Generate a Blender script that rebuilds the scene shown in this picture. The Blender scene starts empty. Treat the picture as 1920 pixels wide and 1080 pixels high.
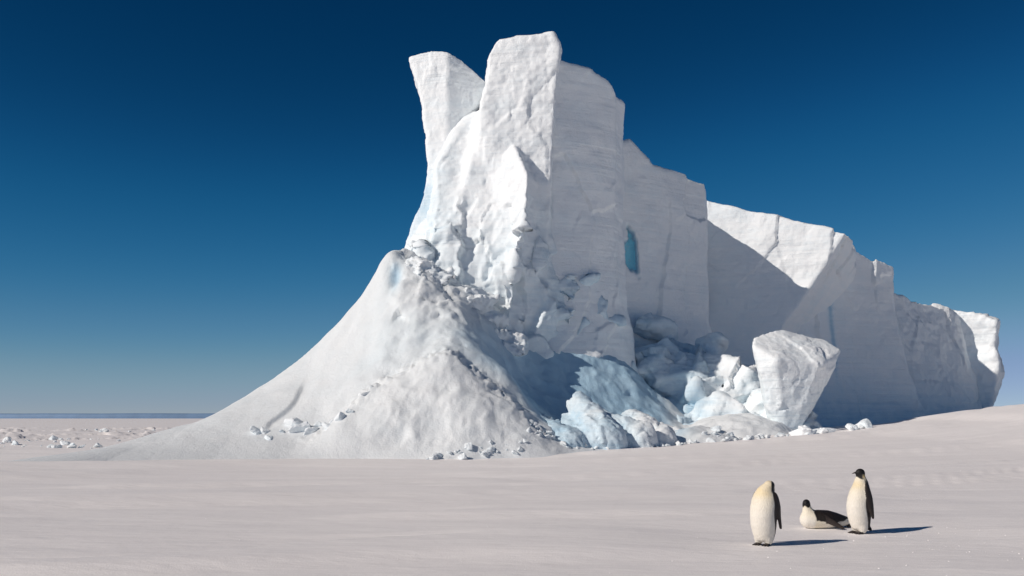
import bpy, bmesh, math, random
import numpy as np
from mathutils import Vector

S = bpy.context.scene
COL = S.collection
random.seed(7)

# ------------------------------------------------------------------ camera
CAM_H, FPX, V0 = 1.94, 1867.0, 784.0        # eye height, focal length and horizon row of the 1920 px photograph
cd = bpy.data.cameras.new('camera')
cd.lens, cd.sensor_width = 36.0 * FPX / 1920.0, 36.0
cd.shift_y = (V0 - 540.0) / 1920.0
cd.clip_start, cd.clip_end = 0.1, 40000.0
cam = bpy.data.objects.new('camera', cd)
COL.objects.link(cam)
cam.location = (0, 0, CAM_H)
cam.rotation_euler = (math.radians(90), 0, 0)
S.camera = cam

# ------------------------------------------------------------------ sky
SUN_EL = math.radians(32.5)
SUN_AZ = math.atan2(-0.90, -0.43)           # where the sun stands: left, behind the camera
w = bpy.data.worlds.new('World')
S.world = w
w.use_nodes = True
wn = w.node_tree
bg = wn.nodes['Background']
sky = wn.nodes.new('ShaderNodeTexSky')
sky.sky_type = 'NISHITA'
sky.sun_disc = False
sky.sun_elevation = SUN_EL
sky.sun_rotation = SUN_AZ
sky.altitude = 0.0
sky.air_density, sky.dust_density, sky.ozone_density = 0.45, 0.0, 10.0
# polarising filter and film response: one tone curve per colour channel for the whole sky
pre = wn.nodes.new('ShaderNodeVectorMath')
pre.operation = 'MULTIPLY'
pre.inputs[1].default_value = (0.12, 0.12, 0.12)
crv = wn.nodes.new('ShaderNodeRGBCurve')
for ch, pts in ((0, [(0, 0), (0.036, 0.001), (0.062, 0.012), (0.112, 0.074), (0.19, 0.19), (0.304, 0.285), (1, 0.75)]),
                (1, [(0, 0), (0.094, 0.032), (0.16, 0.102), (0.276, 0.209), (0.42, 0.31), (0.556, 0.355), (1, 0.65)]),
                (2, [(0, 0), (0.268, 0.10), (0.434, 0.242), (0.652, 0.356), (0.80, 0.40), (1, 0.50)])):
    cv_ = crv.mapping.curves[ch]
    cv_.points[0].location = pts[0]
    cv_.points[1].location = pts[-1]
    for q in pts[1:-1]:
        cv_.points.new(*q)
    for q in cv_.points:
        q.handle_type = 'AUTO_CLAMPED'
crv.mapping.use_clip = True
crv.mapping.update()
post = wn.nodes.new('ShaderNodeVectorMath')
post.operation = 'MULTIPLY'
post.inputs[1].default_value = (1 / 0.06, 1 / 0.06, 1 / 0.06)
wn.links.new(sky.outputs[0], pre.inputs[0])
wn.links.new(pre.outputs[0], crv.inputs['Color'])
wn.links.new(crv.outputs[0], post.inputs[0])
wn.links.new(post.outputs[0], bg.inputs[0])
bg.inputs[1].default_value = 0.06

# ------------------------------------------------------------------ sun
sl = bpy.data.lights.new('sun', 'SUN')
sl.energy, sl.angle, sl.color = 3.45, math.radians(0.53), (1.0, 0.905, 0.81)
sun = bpy.data.objects.new('sun', sl)
COL.objects.link(sun)
SUN_DIR = Vector((math.cos(SUN_EL) * math.sin(SUN_AZ), math.cos(SUN_EL) * math.cos(SUN_AZ), math.sin(SUN_EL)))
sun.rotation_euler = (-SUN_DIR).to_track_quat('-Z', 'Y').to_euler()
sun.location = SUN_DIR * 60

S.view_settings.view_transform = 'Standard'
S.view_settings.look = 'None'
S.view_settings.gamma = 1.0
S.view_settings.exposure = 0.0
S.view_settings.use_curve_mapping = False


# ------------------------------------------------------------------ helpers
def P(u, v, Y):
    """a point of the place at distance Y that the photograph shows at column u, row v"""
    return np.array([(u - 960.0) / FPX * Y, Y, CAM_H + (V0 - v) / FPX * Y])


def PX(u, Y):
    return (u - 960.0) / FPX * Y


def PZ(v, Y):
    return CAM_H + (V0 - v) / FPX * Y


def sstep(a, b, x):
    t = np.clip((x - a) / (b - a), 0, 1)
    return t * t * (3 - 2 * t)


def smin(a, b, k):
    h = np.clip(0.5 + 0.5 * (b - a) / k, 0, 1)
    return b + (a - b) * h - k * h * (1 - h)


def smax(a, b, k):
    return -smin(-a, -b, k)


def _hash(ix, iy, iz, seed):
    h = (ix.astype(np.uint32) * np.uint32(374761393) + iy.astype(np.uint32) * np.uint32(668265263)
         + iz.astype(np.uint32) * np.uint32(2147483647 - 58) + np.uint32((seed * 974711 + 12345) & 0xffffffff))
    h = (h ^ (h >> np.uint32(13))) * np.uint32(1274126177)
    h = (h ^ (h >> np.uint32(16))) * np.uint32(2246822519)
    return h ^ (h >> np.uint32(15))


def noise3(p, seed=0):
    """gradient noise, about -1..1, for an (n,3) array"""
    p = np.asarray(p, np.float32)
    i = np.floor(p).astype(np.int32)
    f = p - i
    u = f * f * f * (f * (f * 6 - 15) + 10)
    out = None
    vals = []
    with np.errstate(over='ignore'):
        for c in range(8):
            dx, dy, dz = c & 1, (c >> 1) & 1, (c >> 2) & 1
            h = _hash(i[:, 0] + dx, i[:, 1] + dy, i[:, 2] + dz, seed)
            gx = (h & np.uint32(1023)).astype(np.float32) / 511.5 - 1
            gy = ((h >> np.uint32(10)) & np.uint32(1023)).astype(np.float32) / 511.5 - 1
            gz = ((h >> np.uint32(20)) & np.uint32(1023)).astype(np.float32) / 511.5 - 1
            vals.append(gx * (f[:, 0] - dx) + gy * (f[:, 1] - dy) + gz * (f[:, 2] - dz))
    x0 = vals[0] + (vals[1] - vals[0]) * u[:, 0]
    x1 = vals[2] + (vals[3] - vals[2]) * u[:, 0]
    x2 = vals[4] + (vals[5] - vals[4]) * u[:, 0]
    x3 = vals[6] + (vals[7] - vals[6]) * u[:, 0]
    y0 = x0 + (x1 - x0) * u[:, 1]
    y1 = x2 + (x3 - x2) * u[:, 1]
    return (y0 + (y1 - y0) * u[:, 2]) * 1.3


def fbm(p, octs=4, seed=0, gain=0.5, mode=None):
    p = np.asarray(p, np.float32)
    a, s, tot = 1.0, 0.0, 0.0
    for o in range(octs):
        n = noise3(p * (2.03 ** o) + 17.3 * o, seed + o)
        if mode == 'billow':
            n = np.abs(n) * 2 - 0.5
        elif mode == 'ridge':
            n = 0.5 - np.abs(n) * 2
        s = s + a * n
        tot += a
        a *= gain
    return s / tot


def facets(p, seed=0):
    """fracture pattern: every Voronoi cell is a tilted plane; about -1..1"""
    p = np.asarray(p, np.float32)
    i = np.floor(p).astype(np.int32)
    best = np.full(len(p), 1e9, np.float32)
    bh = np.zeros(len(p), np.uint32)
    bd = np.zeros_like(p)
    k = np.uint32(1023)
    with np.errstate(over='ignore'):
        for dx in (-1, 0, 1):
            for dy in (-1, 0, 1):
                for dz in (-1, 0, 1):
                    h = _hash(i[:, 0] + dx, i[:, 1] + dy, i[:, 2] + dz, seed)
                    j = np.stack([h & k, (h >> np.uint32(10)) & k, (h >> np.uint32(20)) & k], 1).astype(np.float32) / 1023
                    d = p - (i + np.array([dx, dy, dz], np.int32)) - j
                    r = (d * d).sum(1)
                    m = r < best
                    best[m], bh[m], bd[m] = r[m], h[m], d[m]
        h = bh * np.uint32(2654435761)
        h ^= h >> np.uint32(15)
    g = np.stack([h & k, (h >> np.uint32(10)) & k, (h >> np.uint32(20)) & k], 1).astype(np.float32) / 511.5 - 1
    return (g * bd).sum(1) * 1.3 + 0.35 * ((h >> np.uint32(7)) & k).astype(np.float32) / 511.5 - 0.35


def surface_nets(F, org, step):
    F = np.array(F, np.float32)
    big = np.float32(step)
    for ax in range(3):
        sl_ = [slice(None)] * 3
        sl_[ax] = 0
        F[tuple(sl_)] = np.maximum(F[tuple(sl_)], big)
        sl_[ax] = -1
        F[tuple(sl_)] = np.maximum(F[tuple(sl_)], big)
    s = F < 0
    nx, ny, nz = F.shape
    cnt = np.zeros((nx - 1, ny - 1, nz - 1), np.uint8)
    for c in range(8):
        dx, dy, dz = c & 1, (c >> 1) & 1, (c >> 2) & 1
        cnt += s[dx:nx - 1 + dx, dy:ny - 1 + dy, dz:nz - 1 + dz]
    mixed = (cnt > 0) & (cnt < 8)
    ii, jj, kk = np.nonzero(mixed)
    idx = np.full(mixed.shape, -1, np.int64)
    idx[ii, jj, kk] = np.arange(len(ii))
    cv = [F[ii + (c & 1), jj + ((c >> 1) & 1), kk + ((c >> 2) & 1)] for c in range(8)]
    pos = np.zeros((len(ii), 3), np.float32)
    wgt = np.zeros(len(ii), np.float32)
    for a in range(8):
        for ax in range(3):
            if a & (1 << ax):
                continue
            b = a | (1 << ax)
            fa, fb = cv[a], cv[b]
            m = (fa < 0) != (fb < 0)
            t = np.where(m, fa / np.where(m, fa - fb, 1), 0)
            for k in range(3):
                base = float((a >> k) & 1)
                pos[:, k] += np.where(m, base + (t if k == ax else 0), 0)
            wgt += m
    pos /= wgt[:, None]
    V = (pos + np.stack([ii, jj, kk], 1)) * step + np.array(org)
    Q = []
    for ax in range(3):
        a0 = [slice(None)] * 3
        a1 = [slice(None)] * 3
        a0[ax] = slice(0, -1)
        a1[ax] = slice(1, None)
        s0, s1 = s[tuple(a0)], s[tuple(a1)]
        e = s0 != s1
        o1, o2 = [k for k in range(3) if k != ax]
        x = list(np.nonzero(e))
        ok = (x[o1] > 0) & (x[o2] > 0) & (x[o1] < F.shape[o1] - 1) & (x[o2] < F.shape[o2] - 1)
        x = [q[ok] for q in x]
        inside0 = s0[tuple(x)]

        def cell(d1, d2):
            y = [q.copy() for q in x]
            y[o1] = y[o1] - d1
            y[o2] = y[o2] - d2
            return idx[tuple(y)]
        q = np.stack([cell(1, 1), cell(0, 1), cell(0, 0), cell(1, 0)], 1)
        flip = inside0 if ax != 1 else ~inside0
        q[~flip] = q[~flip][:, ::-1]
        Q.append(q)
    return V.astype(np.float32), np.concatenate(Q)


def vnormals(V, Q):
    n = np.cross(V[Q[:, 2]] - V[Q[:, 0]], V[Q[:, 3]] - V[Q[:, 1]])
    out = np.zeros_like(V)
    for k in range(3):
        for c in range(4):
            out[:, k] += np.bincount(Q[:, c], n[:, k], len(V))
    return out / (np.linalg.norm(out, axis=1, keepdims=True) + 1e-9)


def smooth(V, Q, it=1, lam=0.5):
    for _ in range(it):
        acc = np.zeros_like(V)
        c = np.zeros(len(V))
        for a, b in ((0, 1), (1, 2), (2, 3), (3, 0)):
            for p, q in ((a, b), (b, a)):
                for k in range(3):
                    acc[:, k] += np.bincount(Q[:, p], V[Q[:, q], k], len(V))
                c += np.bincount(Q[:, p], minlength=len(V))
        V = V + lam * (acc / np.maximum(c, 1)[:, None] - V)
    return V.astype(np.float32)


def mesh_from(name, V, Q, attrs=None, colors=None, smooth_shade=True):
    me = bpy.data.meshes.new(name)
    me.vertices.add(len(V))
    me.vertices.foreach_set('co', np.ascontiguousarray(V, np.float32).ravel())
    k = Q.shape[1]
    me.loops.add(len(Q) * k)
    me.loops.foreach_set('vertex_index', np.ascontiguousarray(Q, np.int32).ravel())
    me.polygons.add(len(Q))
    me.polygons.foreach_set('loop_start', np.arange(0, len(Q) * k, k, dtype=np.int32))
    me.polygons.foreach_set('use_smooth', np.full(len(Q), smooth_shade, bool))
    me.update(calc_edges=True)
    me.validate()
    for n, a in (attrs or {}).items():
        at = me.attributes.new(n, 'FLOAT', 'POINT')
        at.data.foreach_set('value', np.ascontiguousarray(a, np.float32))
    if colors is not None:
        at = me.attributes.new('plumage', 'FLOAT_COLOR', 'POINT')
        c4 = np.ones((len(V), 4), np.float32)
        c4[:, :3] = colors
        at.data.foreach_set('color', c4.ravel())
    return me


def link(name, me, mat=None, parent=None):
    o = bpy.data.objects.new(name, me)
    COL.objects.link(o)
    if mat is not None and me is not None and not me.materials:
        me.materials.append(mat)
    if parent is not None:
        o.parent = parent
        o.location = -parent.location
    return o


def tag(o, label=None, cat=None, group=None, kind=None):
    if label:
        o['label'] = label
    if cat:
        o['category'] = cat
    if group:
        o['group'] = group
    if kind:
        o['kind'] = kind
    return o


class Grid:
    def __init__(s, lo, hi, step):
        s.lo, s.step = np.array(lo, float), step
        n = [int(math.ceil((hi[k] - lo[k]) / step)) + 1 for k in range(3)]
        ax = [(lo[k] + np.arange(n[k]) * step).astype(np.float32) for k in range(3)]
        s.x, s.y, s.z = ax[0][:, None, None], ax[1][None, :, None], ax[2][None, None, :]
        s.shape = tuple(n)

    def net(s, F):
        return surface_nets(np.broadcast_to(F, s.shape), s.lo, s.step)

    def ell(s, c, r):
        k = min(r)
        return (np.sqrt(((s.x - c[0]) / r[0]) ** 2 + ((s.y - c[1]) / r[1]) ** 2 + ((s.z - c[2]) / r[2]) ** 2) - 1) * k

    def capsule(s, a, b, ra, rb):
        a, b = np.array(a, float), np.array(b, float)
        d = b - a
        t = ((s.x - a[0]) * d[0] + (s.y - a[1]) * d[1] + (s.z - a[2]) * d[2]) / (d @ d)
        t = np.clip(t, 0, 1)
        return np.sqrt((s.x - a[0] - t * d[0]) ** 2 + (s.y - a[1] - t * d[1]) ** 2 + (s.z - a[2] - t * d[2]) ** 2) \
            - (ra + (rb - ra) * t)

    def plane(s, p, n):
        n = np.array(n, float)
        n = n / np.linalg.norm(n)
        return (s.x - p[0]) * n[0] + (s.y - p[1]) * n[1] + (s.z - p[2]) * n[2]

    def hull(s, pts, k=0.1):
        F = None
        for p, n in hull_planes(pts):
            d = s.plane(p, n)
            F = d if F is None else smax(F, d, k)
        return F

    def add_hull(s, F, pts, hk, k):
        """smooth union of a convex block into F, worked out only near the block"""
        p = np.array(pts)
        i0 = np.clip(((p.min(0) - s.lo - k - 0.3) / s.step).astype(int), 0, np.array(s.shape) - 1)
        i1 = np.clip(((p.max(0) - s.lo + k + 0.3) / s.step).astype(int) + 1, 1, np.array(s.shape))
        if np.any(i1 - i0 < 2):
            return F
        q = object.__new__(Grid)
        q.x, q.y, q.z = s.x[i0[0]:i1[0]], s.y[:, i0[1]:i1[1]], s.z[:, :, i0[2]:i1[2]]
        sl_ = (slice(i0[0], i1[0]), slice(i0[1], i1[1]), slice(i0[2], i1[2]))
        F[sl_] = smin(F[sl_], q.hull(pts, hk), k)
        return F

    def poly(s, pts):
        """signed distance to a polygon in plan"""
        x, y = s.x[:, :, 0], s.y[:, :, 0]
        d2 = None
        ins = np.zeros((s.shape[0], s.shape[1]), bool)
        n = len(pts)
        for i in range(n):
            a, b = pts[i], pts[(i + 1) % n]
            ex, ey = b[0] - a[0], b[1] - a[1]
            t = np.clip(((x - a[0]) * ex + (y - a[1]) * ey) / (ex * ex + ey * ey), 0, 1)
            dd = (x - a[0] - t * ex) ** 2 + (y - a[1] - t * ey) ** 2
            d2 = dd if d2 is None else np.minimum(d2, dd)
            c = ((a[1] > y) != (b[1] > y)) & (x < (b[0] - a[0]) * (y - a[1]) / ((b[1] - a[1]) or 1e-9) + a[0])
            ins ^= c
        d = np.sqrt(d2)
        return np.where(ins, -d, d)[:, :, None]


def plane3(a, b, c, inside):
    n = np.cross(np.array(b) - a, np.array(c) - a)
    n = n / np.linalg.norm(n)
    if (np.array(inside) - a) @ n > 0:
        n = -n
    return a, n


def hull_planes(pts):
    bm = bmesh.new()
    vs = [bm.verts.new(Vector(p)) for p in pts]
    bmesh.ops.convex_hull(bm, input=vs)
    c = np.mean(np.array(pts), 0)
    out = []
    for f in bm.faces:
        n = np.array(f.normal)
        p = np.array(f.verts[0].co)
        if np.linalg.norm(n) < 0.5:
            continue
        if (c - p) @ n > 0:
            n = -n
        if not any(abs(n @ m - 1) < 1e-4 and abs((p - q) @ n) < 1e-4 for q, m in out):
            out.append((p, n))
    bm.free()
    return out


# ------------------------------------------------------------------ materials
def new_mat(name):
    m = bpy.data.materials.new(name)
    m.use_nodes = True
    nt = m.node_tree
    return m, nt, nt.nodes['Principled BSDF']


def N(nt, typ, **kw):
    n = nt.nodes.new(typ)
    for k, v in kw.items():
        if k in n.inputs:
            n.inputs[k].default_value = v
        else:
            setattr(n, k, v)
    return n


def mapping(nt, scale, rot=(0, 0, 0)):
    g = nt.nodes.new('ShaderNodeTexCoord')
    m = nt.nodes.new('ShaderNodeMapping')
    m.inputs['Scale'].default_value = scale
    m.inputs['Rotation'].default_value = rot
    nt.links.new(g.outputs['Object'], m.inputs[0])
    return m.outputs[0]


def tex_noise(nt, vec, scale, detail=4.0, rough=0.55):
    n = N(nt, 'ShaderNodeTexNoise', Scale=scale, Detail=detail, Roughness=rough)
    nt.links.new(vec, n.inputs['Vector'])
    return n.outputs['Fac']


def math_n(nt, op, a, b):
    m = nt.nodes.new('ShaderNodeMath')
    m.operation = op
    for i, v in enumerate((a, b)):
        if isinstance(v, (int, float)):
            m.inputs[i].default_value = v
        else:
            nt.links.new(v, m.inputs[i])
    return m.outputs[0]


def ramp(nt, fac, stops):
    r = nt.nodes.new('ShaderNodeValToRGB')
    e = r.color_ramp.elements
    while len(e) < len(stops):
        e.new(0.5)
    for q, (p, c) in zip(e, stops):
        q.position = p
        q.color = (c[0], c[1], c[2], 1) if not isinstance(c, (int, float)) else (c, c, c, 1)
    nt.links.new(fac, r.inputs[0])
    return r.outputs[0]


def bump(nt, height, dist, strength=1.0, normal=None):
    b = N(nt, 'ShaderNodeBump', Distance=dist, Strength=strength)
    nt.links.new(height, b.inputs['Height'])
    if normal is not None:
        nt.links.new(normal, b.inputs['Normal'])
    return b.outputs[0]


def berg_material(name, strata=0.05, fine=0.03, ice_gain=1.0, crust=0.0, snow=0.95):
    m, nt, p = new_mat(name)
    at = nt.nodes.new('ShaderNodeAttribute')
    at.attribute_name = 'ice'
    iso = mapping(nt, (1, 1, 1))
    lay = mapping(nt, (0.07, 0.07, 2.4), (0.035, -0.085, 0))
    n1 = tex_noise(nt, iso, 0.9, 5)
    n2 = tex_noise(nt, lay, 1.3, 6, 0.65)
    # bare blue ice where the snow is gone, and the ramp's painted shade, broken up by noise and by the layers
    mix = math_n(nt, 'ADD', math_n(nt, 'MULTIPLY', at.outputs['Fac'], ice_gain),
                 math_n(nt, 'MULTIPLY', math_n(nt, 'SUBTRACT', n1, 0.5), 0.45 if strata else 0.22))
    if strata:
        patchy = tex_noise(nt, iso, 0.22, 3)
        mix = math_n(nt, 'ADD', mix, math_n(nt, 'MULTIPLY', math_n(nt, 'SUBTRACT', n2, 0.55), math_n(nt, 'MULTIPLY', patchy, 0.9)))
    col = ramp(nt, mix, [(0.0, (snow * 0.955, snow * 0.99, snow * 1.01)), (0.25, (snow * 0.87, snow * 0.955, snow * 1.0)), (0.55, (0.53, 0.70, 0.82)),
                         (0.80, (0.36, 0.58, 0.74)), (0.9, (0.40, 0.68, 0.80)), (1.0, (0.32, 0.80, 0.96))])  # last stop: pale cyan painting light that comes through the niche ice
    nt.links.new(col, p.inputs['Base Color'])
    p.inputs['Roughness'].default_value = 0.62
    p.inputs['Specular IOR Level'].default_value = 0.25
    nrm = None
    if strata:
        nrm = bump(nt, math_n(nt, 'MULTIPLY', n2, patchy), strata * 4, 0.7)
    n3 = tex_noise(nt, iso, 3.2, 8, 0.66)
    nrm = bump(nt, n3, fine * 4, 0.6, nrm)
    n4 = tex_noise(nt, iso, 13.0, 6, 0.7)
    nrm = bump(nt, n4, 0.045, 0.7, nrm)
    if crust:
        vo = N(nt, 'ShaderNodeTexVoronoi', Scale=3.0)
        nt.links.new(iso, vo.inputs['Vector'])
        nrm = bump(nt, vo.outputs['Distance'], crust, 0.6, nrm)
    nt.links.new(nrm, p.inputs['Normal'])
    return m


M_BERG = berg_material('iceberg_ice', 0.05, 0.02)
M_RAMP = berg_material('wind_packed_snow', 0.0, 0.02, 1.0, 0.0, 0.82)
M_CHUNK = berg_material('broken_ice', 0.0, 0.012, 1.0, 0.0)


def snow_ground_material():
    m, nt, p = new_mat('windblown_snow')
    iso = mapping(nt, (1, 1, 1))
    sas = mapping(nt, (0.35, 1.0, 1.0), (0, 0, math.radians(14)))
    n0 = tex_noise(nt, iso, 0.05, 4)
    col = ramp(nt, n0, [(0.3, (0.905, 0.865, 0.85)), (0.7, (0.94, 0.905, 0.895))])
    nt.links.new(col, p.inputs['Base Color'])
    p.inputs['Roughness'].default_value = 0.6
    p.inputs['Specular IOR Level'].default_value = 0.2
    a = tex_noise(nt, sas, 0.55, 4, 0.5)
    b = tex_noise(nt, sas, 7.0, 3, 0.6)
    c = tex_noise(nt, iso, 45.0, 3, 0.6)
    nrm = bump(nt, a, 0.2, 0.7)
    nrm = bump(nt, b, 0.028, 0.6, nrm)
    nrm = bump(nt, c, 0.008, 0.6, nrm)
    nt.links.new(nrm, p.inputs['Normal'])
    return m


M_GROUND = snow_ground_material()


def plain_mat(name, colr, rough=0.6):
    m, nt, p = new_mat(name)
    n = tex_noise(nt, mapping(nt, (1, 1, 1)), 0.01, 3)
    c = ramp(nt, n, [(0.2, tuple(q * 0.85 for q in colr)), (0.8, tuple(min(1, q * 1.15) for q in colr))])
    nt.links.new(c, p.inputs['Base Color'])
    p.inputs['Roughness'].default_value = rough
    p.inputs['Specular IOR Level'].default_value = 0.2
    return m


def plumage_mat():
    m, nt, p = new_mat('plumage')
    at = nt.nodes.new('ShaderNodeAttribute')
    at.attribute_name = 'plumage'
    iso = mapping(nt, (1, 1, 0.35))
    n = tex_noise(nt, iso, 60.0, 4, 0.6)
    mx = nt.nodes.new('ShaderNodeMix')
    mx.data_type = 'RGBA'
    mx.blend_type = 'MULTIPLY'
    mx.inputs[0].default_value = 0.35
    nt.links.new(at.outputs['Color'], mx.inputs[6])
    nt.links.new(ramp(nt, n, [(0.3, (0.65, 0.65, 0.65)), (0.6, (1, 1, 1))]), mx.inputs[7])
    nt.links.new(mx.outputs[2], p.inputs['Base Color'])
    p.inputs['Roughness'].default_value = 0.55
    p.inputs['Specular IOR Level'].default_value = 0.3
    nt.links.new(bump(nt, n, 0.012, 0.7), p.inputs['Normal'])
    return m


M_PLUME = plumage_mat()


# ------------------------------------------------------------------ ground
def ground_z(x, y):
    x, y = np.asarray(x, float), np.asarray(y, float)
    rise = np.interp(x, [-5, 0, 12, 19, 25, 26.5, 29, 40, 80], [0, 0.0, 0.63, 1.05, 1.82, 2.2, 2.6, 3.3, 4.0])
    prof = sstep(14, 53, y) * (1 - 0.5 * sstep(57, 80, y)) * (1 - sstep(150, 400, y))
    z = rise * prof
    near = 1 - sstep(120, 400, np.hypot(x, y))
    p = np.stack([x.ravel() * 0.045, y.ravel() * 0.09, np.zeros(x.size)], 1)
    z = z + (fbm(p, 3, 5).reshape(x.shape) * 0.10 * sstep(6, 25, y)) * near
    # low wind-packed drifts with a soft lee edge, running from lower left to upper right
    q = np.stack([(x * 0.96 + y * 0.28).ravel() * 0.05, (y * 0.96 - x * 0.28).ravel() * 0.22, np.zeros(x.size)], 1)
    d = fbm(q, 3, 31).reshape(x.shape)
    z = z + 0.11 * (sstep(-0.04, 0.10, d) + 0.6 * sstep(0.22, 0.30, d)) * near * sstep(3, 9, np.hypot(x, y)) * (1 - np.exp(-(((x - 5.2) / 3.2) ** 4 + ((y - 15.8) / 2.4) ** 4)))
    # rough pressure ice beyond the ramp's tail
    m = sstep(56, 66, y) * (1 - sstep(150, 220, y)) * (1 - sstep(-26, -20, x))
    if np.any(m > 0):
        pk = np.stack([x.ravel() * 0.05, y.ravel() * 0.05, np.zeros(x.size)], 1)
        streak = sstep(0.02, 0.25, fbm(pk, 2, 41).reshape(x.shape))
        pk = np.stack([x.ravel() * 0.5, y.ravel() * 0.16, np.zeros(x.size)], 1)
        z = z + m * streak * (0.30 * facets(pk, 43).reshape(x.shape) + 0.16 * facets(pk * 2.3, 44).reshape(x.shape)) * (0.6 + y / 150)
    return z


def build_ground():
    ang = np.concatenate([np.radians(np.linspace(-180, -42, 60, endpoint=False)),
                          np.radians(np.linspace(-42, 42, 640, endpoint=False)),
                          np.radians(np.linspace(42, 180, 60, endpoint=False))])
    rad = np.concatenate([[0.02], np.geomspace(1.0, 400, 430), np.geomspace(430, 14000, 30)])
    A, R = np.meshgrid(ang, rad, indexing='ij')
    x, y = R * np.sin(A), R * np.cos(A)
    z = ground_z(x, y)
    na, nr = A.shape
    V = np.stack([x.ravel(), y.ravel(), z.ravel()], 1)
    i, j = np.meshgrid(np.arange(na), np.arange(nr - 1), indexing='ij')
    i2 = (i + 1) % na
    Q = np.stack([i * nr + j, i * nr + j + 1, i2 * nr + j + 1, i2 * nr + j], -1).reshape(-1, 4)[:, ::-1]
    o = link('snow_ground', mesh_from('snow_ground', V, Q), M_GROUND)
    tag(o, 'flat wind packed snow over sea ice, low drifts in front', None, None, 'structure')


build_ground()

# far ice shelf on the horizon
def build_shelf():
    n = 400
    xs = np.linspace(-6000, 3500, n)
    yb = 5200 + 200 * np.sin(xs / 900.0)
    p = np.stack([xs * 0.002, np.zeros(n), np.zeros(n)], 1)
    top = 26 + 2.5 * fbm(p * 2, 4, 3)
    V, Q = [], []
    rows = [(0, lambda k: -1.0), (0, lambda k: top[k] * 0.35), (6, lambda k: top[k] * 0.93), (14, lambda k: top[k]), (900, lambda k: top[k] + 3), (905, lambda k: -1)]
    for r, (dy, f) in enumerate(rows):
        for k in range(n):
            V.append((xs[k], yb[k] + dy, f(k)))
    for r in range(len(rows) - 1):
        for k in range(n - 1):
            Q.append((r * n + k, r * n + k + 1, (r + 1) * n + k + 1, (r + 1) * n + k))
    o = link('ice_shelf', mesh_from('ice_shelf', np.array(V), np.array(Q)), plain_mat('hazed_shelf_ice', (0.17, 0.27, 0.42)))  # dark blue puts distance haze and shade into the shelf's colour
    tag(o, 'long low blue ice shelf lying along the far horizon', 'ice shelf')


build_shelf()

# ------------------------------------------------------------------ iceberg
berg = bpy.data.objects.new('iceberg', None)
COL.objects.link(berg)
berg.location = (0, 58, 0)
tag(berg, 'huge white tabular iceberg with twin peaks and a long cliff', 'iceberg')


def berg_part(name, V, Q, ice, mat=None):
    return link(name, mesh_from(name, V, Q, {'ice': ice}), mat or M_BERG, berg)


def displace(V, Q, low=0.25, mid=0.12, fine=0.05, ledge=0.05, seed=1, fscale=1.0, big=0.0, small=0.0, bs=(0.25, 0.25, 0.12), ss=(1.0, 1.0, 0.7)):
    Nn = vnormals(V, Q)
    d = low * fbm(V * 0.33 * fscale, 2, seed)
    w_ = V + 0.5 * fbm(V * 0.6, 2, seed + 40)[:, None]
    if big:
        d = d + big * facets(w_ * np.array(bs), seed + 41)
    if small:
        d = d + small * facets(w_ * np.array(ss), seed + 42)
    d = d + mid * fbm(V * 1.1 * fscale, 3, seed + 10, 0.5, 'ridge')
    d = d + fine * fbm(V * 4.2, 3, seed + 20, 0.55, 'billow')
    if ledge:
        h = np.abs(Nn[:, 2])
        lv = V * np.array([0.07, 0.07, 2.2]) + 0.5 * fbm(V * 0.15, 2, seed + 5)[:, None] * np.array([0, 0, 1.0])
        d = d + ledge * fbm(lv, 3, seed + 30, 0.6) * (1 - h)
    return (V + Nn * d[:, None]).astype(np.float32)


def ice_base(V, seed=50):
    return 0.06 + 0.25 * np.clip(fbm(V * np.array([0.25, 0.25, 0.12]), 3, seed), 0, 1)


# --- snow ramp: a height field
RIDGE = [(-500, 905, 36), (-200, 886, 40), (0, 868, 44), (100, 853, 47), (200, 838, 50), (300, 812, 53), (380, 785, 55),
         (440, 752, 56), (500, 715, 57), (560, 670, 57.5), (600, 635, 58), (650, 585, 58), (690, 542, 58), (718, 502, 58),
         (738, 478, 58), (752, 480, 58), (775, 497, 58.3), (830, 548, 58.6), (950, 640, 59.5), (1050, 690, 60.5),
         (1150, 732, 61.5), (1240, 775, 62), (1400, 800, 62), (1600, 812, 62)]
RX = np.array([PX(u, Y) for u, v, Y in RIDGE])
RY = np.array([Y for u, v, Y in RIDGE])
RZ = np.array([PZ(v, Y) for u, v, Y in RIDGE])
BASE = [(-500, 33), (-200, 37), (0, 40.5), (200, 44.8), (400, 46.6), (900, 47.4), (1000, 49), (1200, 51.5), (1600, 54)]
BX = np.array([PX(u, Y) for u, Y in BASE])
BY = np.array([Y for u, Y in BASE])


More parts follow.
